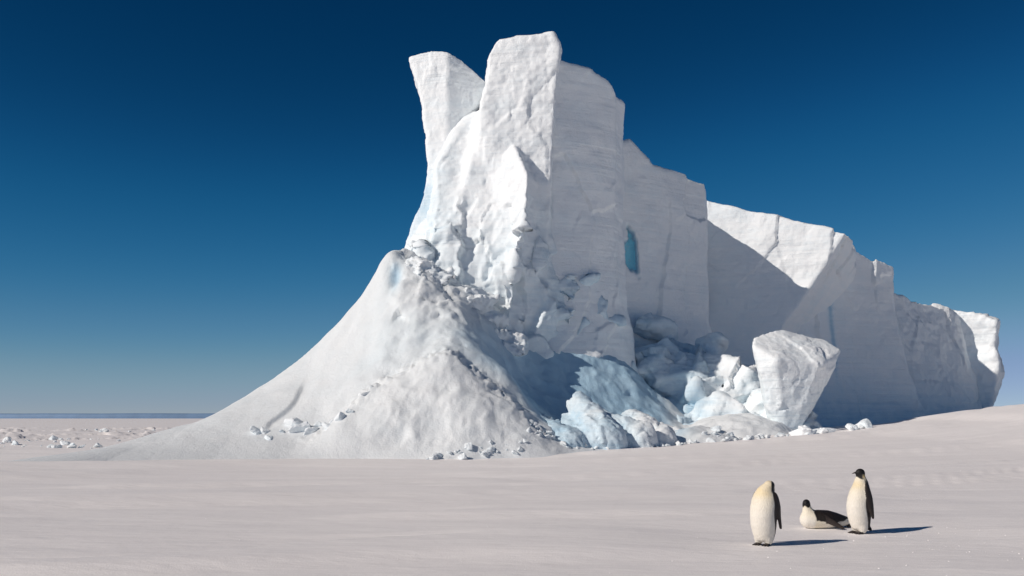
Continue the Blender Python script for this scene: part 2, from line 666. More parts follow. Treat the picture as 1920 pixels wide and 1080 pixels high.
TX = np.array([-13.0, -11, -9, -7, -5, -3, -1, 1, 3, 5, 7, 9, 24])
TY = np.array([44.0, 47, 48.5, 50, 52, 54, 56, 58, 60, 62, 75])
TZ = np.array([[-1.5] * 13,
               [-0.4, -0.3, -0.2, 0.0, 0.2, 0.3, 0.2, 0.0, -0.3, -0.6, -0.8, -0.9, -0.9],
               [0.2, 0.4, 0.7, 1.2, 1.8, 2.1, 1.7, 0.9, 0.4, 0.1, -0.1, -0.3, -0.5],
               [0.8, 1.2, 1.9, 2.7, 3.5, 4.0, 3.2, 1.8, 0.8, 0.4, 0.2, 0.1, 0.0],
               [1.8, 2.4, 3.4, 4.5, 5.6, 6.0, 4.8, 2.6, 1.0, 0.5, 0.4, 0.3, 0.3],
               [2.8, 3.6, 5.0, 6.6, 7.8, 7.6, 5.4, 2.9, 1.3, 0.8, 0.6, 0.5, 0.4],
               [3.9, 5.0, 6.8, 8.9, 9.5, 8.4, 6.1, 3.6, 2.0, 1.3, 0.9, 0.7, 0.5],
               [4.8, 6.2, 8.6, 11.5, 10.6, 9.3, 7.3, 5.0, 3.5, 2.7, 1.9, 1.1, 0.6],
               [4.0, 5.4, 7.8, 11.0, 11.2, 10.2, 8.6, 7.0, 6.0, 5.2, 3.9, 2.2, 0.8],
               [2.5, 3.6, 5.6, 8.0, 10.0, 10.0, 9.2, 8.2, 7.6, 6.8, 5.4, 3.2, 1.0],
               [0.0] * 13])


def cubic_w(g, q):
    """Catmull-Rom style weights on an uneven axis"""
    i = np.clip(np.searchsorted(g, q) - 1, 0, len(g) - 2)
    t = np.clip((q - g[i]) / (g[i + 1] - g[i]), 0, 1)
    return i, t


def table(x, y):
    shp = x.shape
    xf, yf = x.ravel(), y.ravel()
    # cubic Hermite in x for every row of the table, then in y
    i, t = cubic_w(TX, xf)
    h = TX[i + 1] - TX[i]
    m = np.gradient(TZ, TX, axis=1)
    t2, t3 = t * t, t * t * t
    rows = TZ[:, i] * (2 * t3 - 3 * t2 + 1) + m[:, i] * h * (t3 - 2 * t2 + t) + TZ[:, i + 1] * (3 * t2 - 2 * t3) + m[:, i + 1] * h * (t3 - t2)
    mr = np.gradient(rows, TY, axis=0)
    j, t = cubic_w(TY, yf)
    h = TY[j + 1] - TY[j]
    t2, t3 = t * t, t * t * t
    k = np.arange(len(xf))
    z = rows[j, k] * (2 * t3 - 3 * t2 + 1) + mr[j, k] * h * (t3 - 2 * t2 + t) + rows[j + 1, k] * (3 * t2 - 2 * t3) + mr[j + 1, k] * h * (t3 - t2)
    return z.reshape(shp)


def ramp_z(x, y):
    shp = x.shape
    xw = x + 0.5 * fbm(np.stack([x.ravel() * 0.2, y.ravel() * 0.2, 0 * x.ravel()], 1), 2, 71).reshape(shp)
    zr = np.interp(xw, RX, RZ)
    zr = (zr + np.interp(xw - 0.4, RX, RZ) + np.interp(xw + 0.4, RX, RZ)) / 3
    yr, y0 = np.interp(x, RX, RY), np.interp(x, BX, BY)
    t = np.clip((yr - y) / (yr - y0), 0, 1.3)
    pr = np.where(t <= 1, np.power(np.clip(1 - t, 0, 1), np.interp(x, [-24, -14, -10, -4], [0.9, 1.15, 1.30, 0.85])), -(t - 1) * 0.8)
    z = np.where(y > yr, zr - 0.9 * (y - yr), zr * pr)
    # the right-hand flank, which turns away from the sun
    wx = fbm(np.stack([x.ravel() * 0.22, y.ravel() * 0.22, 0 * x.ravel() + 3], 1), 3, 72).reshape(shp)
    wy = fbm(np.stack([x.ravel() * 0.22, y.ravel() * 0.22, 0 * x.ravel() + 9], 1), 3, 73).reshape(shp)
    zt = table(x + 1.3 * wx, y + 1.0 * wy)
    wgt = sstep(-12, -8.5, x)
    z = z * (1 - wgt) + zt * wgt
    # lower tier: a crusted apron whose broken rim arcs across the front
    el = np.sqrt(((x + 4.2 + 0.8 * wy) / 6.8) ** 2 + ((y - 46.8 + 0.8 * wx) / 4.4) ** 2)
    z = z + 0.38 * (1 - sstep(0.86, 1.05, el)) * sstep(46.5, 49, y) * sstep(-11, -7, x)
    # snow bank under the free-standing block
    e = 1 - ((x - 13.6) / 4.6) ** 2 - ((y - 60.0) / 4.8) ** 2
    z = smax(z, np.where(e > 0, 2.2 * np.clip(e, 0, 1) ** 0.8, -1.0), 0.5)
    e = 1 - ((x - 10.0) / 3.2) ** 2 - ((y - 54.5) / 2.2) ** 2
    z = smax(z, np.where(e > 0, 1.5 * np.clip(e, 0, 1) ** 0.8, -1.0), 0.4)
    return z


def build_ramp():
    xs = np.concatenate([np.arange(-62, -24, 0.22), np.arange(-24, 22, 0.09)])
    ys = np.concatenate([np.arange(32, 45, 0.25), np.arange(45, 63, 0.09), np.arange(63, 74, 0.4)])
    x, y = np.meshgrid(xs, ys, indexing='ij')
    z = ramp_z(x, y)
    V = np.stack([x.ravel(), y.ravel(), z.ravel()], 1).astype(np.float32)
    nx, ny = x.shape
    i, j = np.meshgrid(np.arange(nx - 1), np.arange(ny - 1), indexing='ij')
    Q = np.stack([i * ny + j, (i + 1) * ny + j, (i + 1) * ny + j + 1, i * ny + j + 1], -1).reshape(-1, 4)
    Nn = vnormals(V, Q)
    zz = V[:, 2]
    amt = sstep(0.05, 1.0, zz)
    left = 1 - sstep(-14, -6, V[:, 0])
    # smooth wind-packed snow at the left, scoured and crusty towards the right and around the mound crest
    crust = sstep(-9, -4, V[:, 0]) * (0.4 + 0.6 * sstep(0.0, 0.35, fbm(V * 0.25, 3, 81)))
    crest = np.exp(-((zz - 3.3) / 0.8) ** 2) * np.exp(-((V[:, 0] + 3.5) / 4.0) ** 2) * (1 - sstep(52, 54, V[:, 1]))
    upper = sstep(6.5, 8.5, zz) * sstep(-7.5, -6, V[:, 0])
    d = 0.10 * fbm(V * 0.35, 3, 80) * (0.4 + amt) + 0.22 * sstep(-9, -5, V[:, 0]) * amt * fbm(V * np.array([0.55, 0.8, 0.5]), 3, 86, 0.5, 'ridge')
    d = d + (0.03 * crust + 0.10 * crest + 0.26 * upper) * fbm(V * np.array([1.1, 1.1, 0.8]), 5, 83, 0.62) * amt
    cl = P(744, 520, 57.2)
    d = d - 0.35 * np.exp(-((V[:, 0] - cl[0] - 0.12 * (V[:, 2] - cl[2])) / 0.45) ** 2 - ((V[:, 2] - cl[2]) / 1.0) ** 2) * (V[:, 1] < 58)
    d = d + 0.03 * crust * fbm(V * np.array([3.5, 3.5, 1.6]), 3, 84, 0.6) * amt
    d = d + 0.02 * fbm(V * np.array([1.6, 1.6, 0.6]), 3, 85) * amt
    el = np.sqrt(((V[:, 0] + 4.2) / 6.8) ** 2 + ((V[:, 1] - 46.8) / 4.4) ** 2)
    rim = np.exp(-((el - 0.95) / 0.10) ** 2) * sstep(48, 49.5, V[:, 1])
    fz = facets(V * np.array([1.3, 1.3, 1.3]), 87)
    d = d + (0.10 * rim + 0.05 * crust * (el < 1)) * fz * amt + 0.28 * upper * amt * facets(V * 0.6, 89) + 0.10 * rim * facets(V * 3.2, 88)
    # the long scarp low on the left flank
    a, b = P(505, 795, 51.0), P(560, 735, 53.5)
    s = np.clip(((V[:, 0] - a[0]) * (b[0] - a[0]) + (V[:, 1] - a[1]) * (b[1] - a[1])) / ((b - a)[:2] @ (b - a)[:2]), 0, 1)
    off = (V[:, 0] - a[0] - s * (b[0] - a[0])) - 0.25 * np.sin(s * 3.1)
    dist = np.hypot(off, V[:, 1] - a[1] - s * (b[1] - a[1]))
    d = d - 0.17 * np.where(off > -0.1, np.exp(-(dist / 0.75) ** 2), 0) * sstep(-0.1, 0.1, off)
    V = (V + Nn * d[:, None]).astype(np.float32)
    V[:, 2] -= 0.10 * (1 - sstep(-0.4, 0.15, zz))
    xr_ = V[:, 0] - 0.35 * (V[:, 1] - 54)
    ice = 0.05 + 0.15 * sstep(-10, -6, xr_) + 0.47 * sstep(-4.0, 1.0, xr_)  # bare blue ice, deepened on the right flank to stand in for shade
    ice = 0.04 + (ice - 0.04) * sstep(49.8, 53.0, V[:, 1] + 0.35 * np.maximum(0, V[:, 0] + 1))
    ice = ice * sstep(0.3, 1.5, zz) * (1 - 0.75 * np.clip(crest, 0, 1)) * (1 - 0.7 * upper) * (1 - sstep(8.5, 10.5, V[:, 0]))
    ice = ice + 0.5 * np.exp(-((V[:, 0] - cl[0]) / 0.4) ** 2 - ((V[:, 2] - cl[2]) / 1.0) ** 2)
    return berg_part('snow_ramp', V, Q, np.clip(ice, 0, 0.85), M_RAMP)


build_ramp()


def surf_z(x, y):
    x, y = np.atleast_1d(np.asarray(x, float)), np.atleast_1d(np.asarray(y, float))
    return np.maximum(ground_z(x, y), ramp_z(x, y))


# --- broken blocks along the crest that runs from the ramp's peak down to the right
def build_rubble():
    g = Grid((-8, 54.6, 2.5), (6.5, 62.5, 12.6), 0.09)
    F = np.full(g.shape, 1.0, np.float32)
    rr = random.Random(21)
    line = [(752, 57.9), (790, 57.6), (830, 57.6), (870, 57.8), (910, 58.0), (950, 58.2), (1000, 58.9), (1060, 60.0), (1130, 61.2)]
    us = [q[0] for q in line]
    for k in range(28):
        u = 765 + 190 * rr.random() ** 1.2
        Y = float(np.interp(u, us, [q[1] for q in line])) - abs(rr.gauss(0, 0.8)) + 0.4
        x = PX(u, Y)
        c = np.array([x, Y, float(ramp_z(np.array([x]), np.array([Y]))[0]) - 0.45])
        r = rr.choice([0.5, 0.8, 1.1, 1.5])
        pts = []
        for q in range(9):
            dv = np.array([rr.gauss(0, 1) for _ in range(3)])
            dv = dv / np.linalg.norm(dv)
            pts.append(c + dv * r * np.array([1.15, 0.9, 0.62]) * rr.uniform(0.8, 1.2))
        F = g.add_hull(F, pts, 0.06, 0.28)
    V, Q = g.net(F)
    V = smooth(V, Q, 1, 0.4)
    V = displace(V, Q, 0.08, 0.06, 0.04, 0.0, 701, 1.4, big=0.16, small=0.08, bs=(1.2, 1.2, 1.2), ss=(2.6, 2.6, 2.6))
    ice = 0.10 + 0.3 * np.clip(fbm(V * 0.5, 3, 702), 0, 1) + 0.25 * sstep(0, 4, V[:, 0])
    berg_part('rubble_ridge', V, Q, ice)


build_rubble()


# --- tower
def build_tower():
    g = Grid((-9.5, 52.5, -0.5), (8.5, 70, 26.2), 0.115)
    x, y, z = g.x, g.y, g.z
    zi = z
    # central slab
    xc = np.interp(zi, [0, 8, 12, 15, 18, 22, 24.3, 25.3], [1.0, 1.6, 2.0, 2.3, 2.45, 2.7, 2.9, 2.55])
    fwd = np.interp(zi, [0, 6, 10, 14, 18, 26], [-1.5, -1.0, -0.6, -0.2, 0.0, 0.0])
    nf = np.array([-0.12, -0.993])
    front = (x - xc) * nf[0] + (y - (60 - fwd)) * nf[1]
    right = (x - xc) - 0.03 * (y - (60 - fwd))
    xl = np.interp(zi, [0, 10, 14.7, 18, 21.5, 22.8, 24.0, 24.6, 25.3], [-5, -3.9, -3.3, -2.6, -1.9, -1.62, -1.62, -1.25, -0.75])
    left = (xl - x) * 0.95
    top = z - (25.15 + 0.06 * x - 0.03 * (y - 60))
    F = smax(front, right, 0.10)
    F = smax(F, left, 0.35)
    F = smax(F, top, 0.35)
    F = np.maximum(F, y - 69)
    # apron of fallen ice and snow round the foot
    axl = np.interp(zi, [0, 5, 8, 11.5, 13, 15, 18, 20, 22], [-10, -9, -7.8, -6.35, -5.75, -5.2, -4.7, -3.9, -2.5])
    ay = np.interp(zi, [0, 4, 8, 10, 12, 14, 17, 20, 22], [59.4, 59.0, 58.9, 59.1, 59.7, 60.4, 61.3, 62.2, 63.2])
    ax_r = np.interp(zi, [0, 5, 8, 10, 12, 14, 17], [9, 7.4, 5.6, 4.2, 2.9, 2.2, 1.0])
    af = (ay + 0.55 * np.maximum(0, x - 0.5) + 0.10 * np.maximum(0, -3.5 - x) ** 2 - y) * 0.85
    A = smax(smax(af, axl - x, 0.9), x - ax_r, 0.9)
    A = smax(A, z - 21.5, 0.8)
    F = smin(F, np.maximum(A, y - 69), 0.7)
    # fin: lit left facet, shaded right side
    a0, a1, a2, a3 = P(966, 268, 59.0), P(990, 327, 58.3), P(985, 425, 57.7), P(966, 490, 57.3)
    zz = [a3[2] - 4, a3[2], a2[2], a1[2], a0[2]]
    rx = np.interp(zi, zz, [a3[0] - 0.4, a3[0], a2[0], a1[0], a0[0]])
    ry = np.interp(zi, zz, [58.6, 57.9, 57.9, 58.4, 59.6])
    fl = (x - rx) * -0.70 + (y - ry) * -0.714
    fr = (x - rx) * 0.96 + (y - ry) * -0.28
    ft = z - (a0[2] + 0.1 - 0.75 * np.maximum(0, a0[0] - x) - 0.5 * np.maximum(0, x - a0[0]))
    fin = smax(smax(fl, fr, 0.12), smax(ft, a3[2] - 6 - z, 0.2), 0.25)
    fin = np.maximum(fin, rx - 4.5 - x)
    F = smin(F, fin, 0.35)
    F = smax(F, -g.capsule(P(876, 190, 61.6), P(822, 395, 58.6), 0.75, 0.95), 0.7)
    F = smax(F, -g.capsule(P(880, 250, 60.9), P(905, 330, 59.6), 0.3, 0.5), 0.6)
    # faceted blocks of broken ice bedded in the apron
    rr = random.Random(3)
    F = np.array(np.broadcast_to(F, g.shape), np.float32)

    def bed(u, v, r, stretch=(1, 1, 1), emb=0.25):
        zc = PZ(v, 58.5)
        xc_ = PX(u, 58.5)
        yc = float(np.interp(zc, [0, 4, 8, 10, 12, 14, 17, 20, 22], [59.4, 59.0, 58.9, 59.1, 59.7, 60.4, 61.3, 62.2, 63.2])
                   + 0.55 * max(0, xc_ - 0.5)) + emb * r
        pts = []
        for q in range(9):
            dv = np.array([rr.gauss(0, 1) for _ in range(3)])
            dv = dv / np.linalg.norm(dv)
            pts.append(np.array([PX(u, yc), yc, PZ(v, yc)]) + dv * r * np.array(stretch) * rr.uniform(0.8, 1.2))
        return pts
    spots = [(868, 385, 1.0, (.9, .9, 1.2)), (836, 448, 1.35, (1.1, .9, .9)), (795, 455, .8, (.8, .8, 1.2)), (945, 410, 1.0, (.8, .9, 1.6)),
             (908, 480, .9, (1, .8, 1.1)), (1005, 495, 1.0, (.8, .8, 1.5)),
             (850, 512, 1.0, (1.2, .8, .8)), (1010, 560, 1.1, (1, .8, 1)), (930, 560, 1.2, (1.2, .8, .8)), (1065, 545, 1.1, (1, .8, 1.1)),
             (1110, 580, 1.1, (1, .8, 1)), (1150, 610, 1.0, (1, .8, 1)), (880, 560, .9, (1.2, .8, .8)), (800, 495, .8, (1.2, .8, .8)),
             (975, 600, 1.0, (1.2, .8, .8)), (1050, 600, 1.1, (1.2, .8, .8)), (920, 430, .6, (.8, .8, 1.2)), (1095, 520, .8, (.7, .8, 1.4))]
    for (u, v, r, stc) in spots:
        F = g.add_hull(F, bed(u, v, r, stc, 0.4), 0.07, 0.3)
    # hollows
    for (u, v, Y, r) in ((905, 445, 58.2, (0.4, 0.8, 0.8)), (930, 470, 58.0, (0.35, 0.9, 0.9)), (925, 520, 57.8, (0.5, 0.7, 0.6))):
        F = smax(F, -g.ell(P(u, v, Y), r), 0.25)
    V, Q = g.net(F)
    V = smooth(V, Q, 1, 0.4)
    zz = V[:, 2]
    low = 1 - sstep(11, 16.5, zz)
    Nn = vnormals(V, Q)
    rub = np.clip(low, 0, 1)
    wv_ = V + 0.5 * fbm(V * 0.7, 2, 16)[:, None]
    d = 0.20 * fbm(V * 0.4, 2, 11)
    d = d + rub * (0.75 * facets(wv_ * np.array([0.55, 0.55, 0.36]), 17) + 0.14 * facets(wv_ * np.array([1.4, 1.4, 0.9]), 18))
    d = d + (1 - rub) * (0.07 * facets(wv_ * np.array([0.4, 0.4, 0.22]), 19) + 0.035 * facets(wv_ * 1.3, 20))
    d = d + (0.08 + 0.10 * rub) * fbm(V * np.array([0.8, 0.8, 0.6]), 4, 12, 0.55, 'ridge')
    # scalloped face
    fac = np.clip(-Nn[:, 1], 0, 1) * sstep(15, 18, zz)
    d = d + 0.10 * fac * fbm(V * np.array([2.3, 2.3, 3.2]), 3, 13, 0.6, 'billow')
    d = d + 0.05 * fbm(V * np.array([0.2, 0.2, 3.0]), 3, 14) * (1 - rub)
    d = d + 0.05 * fbm(V * 4.5, 3, 15, 0.55)
    V = (V + Nn * d[:, None]).astype(np.float32)
    V = smooth(V, Q, 1, 0.25)
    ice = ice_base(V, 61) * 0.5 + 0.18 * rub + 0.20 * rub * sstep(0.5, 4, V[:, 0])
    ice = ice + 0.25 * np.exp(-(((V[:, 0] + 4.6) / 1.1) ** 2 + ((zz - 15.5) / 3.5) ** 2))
    berg_part('tower', V, Q, ice)


build_tower()


def build_pinnacle():
    g = Grid((-8, 59, 8), (0.5, 70, 26.2), 0.1)
    x, y, z = g.x, g.y, g.z
    Y0 = 63.0
    zs = [PZ(v, Y0) for v in (520, 430, 370, 330, 300, 220, 150, 110, 95, 88)]
    xs = [PX(u, Y0) for u in (745, 772, 797, 803, 803, 795, 782, 766, 761, 764)]
    xl = np.interp(z, zs, xs)
    left = (xl - x) * 0.95
    e = PX(840, Y0)
    lean = np.interp(z, [8, 14, 18, 22, 26], [-2.6, -1.3, -0.5, 0, 0.1])
    front = (x - e) * -0.34 + (y - (Y0 + lean)) * -0.94
    facet = (x - e) * 0.50 + (y - (Y0 + lean)) * -0.866
    xr = np.interp(z, [8, 14, 17, 19, 21, 22, 23.2, 24.5, 26], [-3.8, -4.0, -3.9, -3.5, -2.9, -2.2, -1.4, -0.9, -0.6])
    top = z - np.interp(x, [-8, -6.7, -5.5, -4.3, -3.4, -2.4, -1.7, 0], [25.1, 25.2, 25.35, 25.2, 24.85, 24.3, 23.75, 23.0])
    F = smax(smax(front, facet, 0.12), left, 0.15)
    F = smax(F, x - xr, 0.5)
    F = smax(F, top, 0.15)
    F = np.maximum(F, y - 69)
    V, Q = g.net(F)
    V = smooth(V, Q, 1, 0.4)
    V = displace(V, Q, 0.12, 0.06, 0.03, 0.05, 111, big=0.09, small=0.04, bs=(.4, .4, .25))
    ice = ice_base(V, 62) * 0.6 + 0.45 * np.exp(-((V[:, 2] - 15.5) / 2.6) ** 2)
    berg_part('pinnacle', V, Q, ice)


build_pinnacle()


def wall_block(name, plan, tops, zlo=-0.5, back=9.0, step=0.16, batter=None, edge=0.18, seed=1, disp=(0.28, 0.04, 0.015, 0.03),
               cuts=(), ice_add=0.0, big=0.17, small=0.03, bs=(0.25, 0.25, 0.12)):
    """a cliff block: plan = front line [(u, Y)], tops = [(u, v, Y)] along the top edge"""
    pts = [(PX(u, Y), Y) for u, Y in plan]
    d = np.array(pts[-1]) - np.array(pts[0])
    nb = np.array([-d[1], d[0]]) / np.linalg.norm(d)
    if nb[1] < 0:
        nb = -nb
    sd = np.array(pts[-1]) / np.linalg.norm(pts[-1]) * 0.995 + nb * 0.02
    poly = pts + [tuple(np.array(pts[-1]) + sd * back), tuple(np.array(pts[0]) + nb * min(back, 9))]
    tp = np.array([P(*t) for t in tops])
    ztop = tp[:, 2].max()
    lo = (min(p[0] for p in poly) - 2.5, min(p[1] for p in poly) - 2.5, zlo)
    hi = (max(p[0] for p in poly) + 2.5, max(p[1] for p in poly) + 2.5, ztop + 0.8)
    g = Grid(lo, hi, step)
    d2 = g.poly(poly)
    zb, ob = zip(*(batter or [(0, 0.5), (6, 0.1), (30, 0)]))
    off = np.interp(g.z, zb, ob)
    dn = d / np.linalg.norm(d)
    s = (g.x - pts[0][0]) * dn[0] + (g.y - pts[0][1]) * dn[1]
    st = (tp[:, 0] - pts[0][0]) * dn[0] + (tp[:, 1] - pts[0][1]) * dn[1]
    o = np.argsort(st)
    zt = np.interp(s, st[o], tp[o, 2])
    F = smax(d2 - off, g.z - zt, edge)
    for p, n in cuts:
        F = smax(F, g.plane(p, n), 0.2)
    V, Q = g.net(F)
    V = smooth(V, Q, 1, 0.4)
    V = displace(V, Q, *disp, seed=seed, big=big, small=small, bs=bs)
    ice = ice_base(V, seed + 3) * 0.8 + ice_add + 0.28 * (1 - sstep(1.5, 7, V[:, 2]))
    return V, Q, ice


# buttress right of the tower, in the shade
V, Q, ice = wall_block('buttress', [(1034, 60.7), (1075, 61.1), (1120, 61.7), (1152, 62.5), (1169, 64.2)],
                       [(1040, 106, 60.4), (1060, 113, 61), (1100, 128, 61.6), (1138, 152, 62.5), (1150, 178, 62.9), (1168, 190, 64.2)],
                       batter=[(0, 1.6), (5, 0.9), (9, 0.25), (13, 0.0), (25, 0)], step=0.12, edge=0.3, seed=201, back=8)
berg_part('buttress', V, Q, ice)

# second cliff block
V, Q, ice = wall_block('cliff_block', [(1150, 68.0), (1215, 69.4), (1322, 72.9)],
                       [(1165, 268, 68.2), (1180, 262, 68.6), (1198, 283, 69), (1222, 311, 69.6), (1262, 318, 70.9), (1290, 327, 71.8), (1322, 340, 72.9)],
                       batter=[(0, 3.5), (3, 2.2), (6, 1.0), (9, 0.2), (30, 0)], step=0.13, seed=231, back=15, big=0.28, bs=(0.2, 0.2, 0.06))
nx_ = (0.5 * fbm(V * 1.1, 3, 78) + V[:, 0] - PX(1184, 68.8) - 0.07 * (PZ(468, 68.8) - V[:, 2])) / (0.42 + 0.10 * (PZ(468, 68.8) - V[:, 2]))
ni = (1 - sstep(0.6, 1.1, np.abs(nx_))) * (1 - sstep(1.2, 1.8, np.abs(V[:, 2] - PZ(468, 68.8) + 0.25 * nx_ + 0.5 * fbm(V * 1.3, 2, 79)))) * (V[:, 1] < 74)
V[:, 1] += 0.9 * ni
ice = ice * (1 - ni) + ni * np.clip(1.05 + 0.3 * fbm(V * np.array([1.5, 1.5, 0.6]), 3, 77), 0.7, 1.2)  # blue niche ice, its colour brightened as if light shone through it
berg_part('cliff_block', V, Q, ice)['label'] = 'shaded cliff block next to the buttress with a bright blue niche'

# third block: upper face turned to the sun, slanting corner
c_ = P(1450, 600, 90)
pl = plane3(P(1588, 437, 80.7), P(1510, 550, 81.0), P(1572, 560, 91), c_)
V, Q, ice = wall_block('cliff_block', [(1285, 85.2), (1460, 82.6), (1605, 80.4)],
                       [(1285, 366, 85.2), (1318, 371, 84.6), (1345, 377, 84.2), (1400, 391, 83.5), (1460, 404, 82.6), (1530, 421, 81.6), (1590, 436, 80.7)],
                       batter=[(0, 3.0), (4, 1.8), (9, 0.8), (14, 0.1), (20, -0.5)], step=0.15, seed=261, back=14, cuts=[pl],
                       disp=(0.28, 0.05, 0.02, 0.04))
berg_part('cliff_block', V, Q, ice)['label'] = 'cliff block whose upper face is sunlit above a diagonal shadow'

V, Q, ice = wall_block('cliff_block', [(1500, 87.0), (1556, 90.0), (1620, 91.7), (1674, 93.3)],
                       [(1500, 440, 86.5), (1556, 448, 90), (1590, 462, 91), (1630, 480, 92), (1660, 493, 92.9), (1672, 499, 93.2)],
                       batter=[(0, 3.0), (4, 1.8), (8, 0.9), (12, 0.1), (20, 0)], step=0.17, seed=291, back=12, big=0.34, bs=(0.17, 0.17, 0.05))
ice = ice + 0.6 * np.exp(-((V[:, 0] - PX(1556, 90)) / 0.35) ** 2) * sstep(4, 8, V[:, 2]) * (1 - sstep(12, 14, V[:, 2]))
berg_part('cliff_block', V, Q, ice)['label'] = 'tall shaded cliff block right of the diagonal shadow'

V, Q, ice = wall_block('cliff_block', [(1640, 98), (1668, 99.5), (1695, 100), (1740, 102.5), (1795, 106.5)],
                       [(1640, 545, 98), (1680, 552, 99.7), (1700, 556, 100.2), (1740, 568, 102.5), (1785, 583, 106)],
                       batter=[(0, 3.5), (5, 2.2), (9, 1.0), (13, 0.1), (20, 0)], step=0.2, seed=321, back=12, big=0.5, bs=(0.2, 0.2, 0.06), disp=(0.5, 0.18, 0.04, 0.06))
berg_part('cliff_block', V, Q, ice)['label'] = 'rough shaded cliff block near the far end'

V, Q, ice = wall_block('cliff_block', [(1762, 108.4), (1800, 107), (1838, 106), (1866, 104.8)],
                       [(1768, 579, 108.4), (1800, 583, 107), (1838, 590, 106), (1868, 599, 104.8)],
                       batter=[(0, -1.0), (4, -0.2), (6.8, 0.7), (8.2, 0.5), (9.5, -0.1), (13.5, 0.5), (20, 0.6)], step=0.2, seed=351, back=8,
                       disp=(0.45, 0.2, 0.05, 0.06))
berg_part('cliff_block', V, Q, ice)['label'] = 'sunlit end block at the far right of the cliff'


# collapsed ice in the alcove between buttress and block
def build_alcove():
    g = Grid((7, 58.5, -0.5), (18.5, 74, 9), 0.11)
    rng = random.Random(5)
    F = None
    seeds = [(1225, 620, 68, 1.3), (1250, 612, 68, 0.7), (1215, 700, 66, 2.0), (1250, 680, 66, 1.8), (1300, 665, 66.5, 1.6),
             (1345, 660, 67, 1.6), (1300, 705, 65, 1.9), (1350, 700, 65, 1.4), (1375, 715, 64, 1.4), (1395, 700, 64, 1.2),
             (1330, 745, 63.5, 1.7), (1270, 745, 65, 1.9), (1240, 750, 65.5, 1.7), (1385, 740, 63.5, 1.3), (1340, 770, 61.5, 1.2), (1375, 775, 61, 1.2), (1300, 780, 64, 1.5), (1425, 760, 62.5, 1.2)]
    for (u, v, Y, r) in seeds:
        c = P(u, v, Y)
        pts = []
        for k in range(10):
            d = np.array([rng.gauss(0, 1) for _ in range(3)])
            d = d / np.linalg.norm(d)
            pts.append(c + d * r * np.array([1.25, 1.0, 0.95]) * rng.uniform(0.8, 1.2))
        h = g.hull(pts, 0.2)
        F = h if F is None else smin(F, h, 0.7)
    bank = g.z - (1.0 + 0.33 * (g.y - 59) + 0.05 * np.abs(g.x - 12))
    F = smin(F, np.maximum(bank, g.y - 73), 0.8)
    V, Q = g.net(F)
    V = smooth(V, Q, 1, 0.4)
    V = displace(V, Q, 0.25, 0.08, 0.03, 0.0, 401, 1.2, big=0.34, small=0.06, bs=(.45, .45, .35), ss=(1.4, 1.4, 1.4))
    ice = 0.48 + 0.5 * fbm(V * 0.35, 3, 402) - 0.30 * sstep(11.5, 14, V[:, 0])
    berg_part('collapsed_ice', V, Q, np.clip(ice, 0.03, 0.85))


build_alcove()


# rounded blue ice lobes at the foot
def build_lobes():
    g = Grid((-3.5, 46.5, -0.6), (10.5, 58, 5.2), 0.085)
    F = None
    for a, b, ra, rb in ((P(900, 790, 52), P(950, 848, 49.4), 0.9, 1.15), (P(960, 795, 52), P(1010, 850, 49.9), 0.7, 0.95),
                         (P(1000, 800, 52.4), P(1062, 842, 50.0), 0.85, 1.1), (P(1062, 792, 53.0), P(1085, 838, 50.6), 0.5, 0.75),
                         (P(1084, 756, 53.6), P(1130, 832, 50.6), 0.55, 1.25), (P(1120, 790, 53.6), P(1195, 828, 51.4), 0.75, 1.0),
                         (P(1190, 796, 54.6), P(1235, 832, 52.6), 0.85, 0.95), (P(1235, 812, 55.0), P(1295, 835, 53.6), 0.6, 0.7)):
        c = g.capsule(a, b, ra, rb)
        F = c if F is None else smin(F, c, 0.18)
    bank = g.z - (0.5 + 0.15 * (g.y - 51.0 - 0.25 * np.maximum(0, g.x)))
    F = smin(F, np.maximum(bank, g.y - 57), 0.35)
    V, Q = g.net(F)
    V = smooth(V, Q, 1, 0.4)
    Nn = vnormals(V, Q)
    # scoring that runs down the lobes
    lv = V * np.array([2.2, 2.2, 0.7]) + np.array([[0.0, 0.0, 0.0]]) + V[:, 2:3] * np.array([1.1, 0, 0])
    d = 0.30 * fbm(V * 0.7, 3, 501, 0.5) + 0.10 * facets((V + 0.3 * fbm(V, 2, 505)[:, None]) * np.array([0.9, 0.9, 0.5]), 506) + 0.03 * facets(V * np.array([2.4, 2.4, 1.2]), 507) + 0.09 * fbm(lv, 3, 502, 0.6, 'ridge') + 0.03 * fbm(V * 5, 2, 503)
    V = (V + Nn * d[:, None]).astype(np.float32)
    ice = 0.46 + 0.35 * fbm(V * 0.6, 3, 504) - 0.40 * sstep(5.5, 7.5, V[:, 0])
    berg_part('ice_lobe', V, Q, np.clip(ice, 0.04, 0.85))


build_lobes()

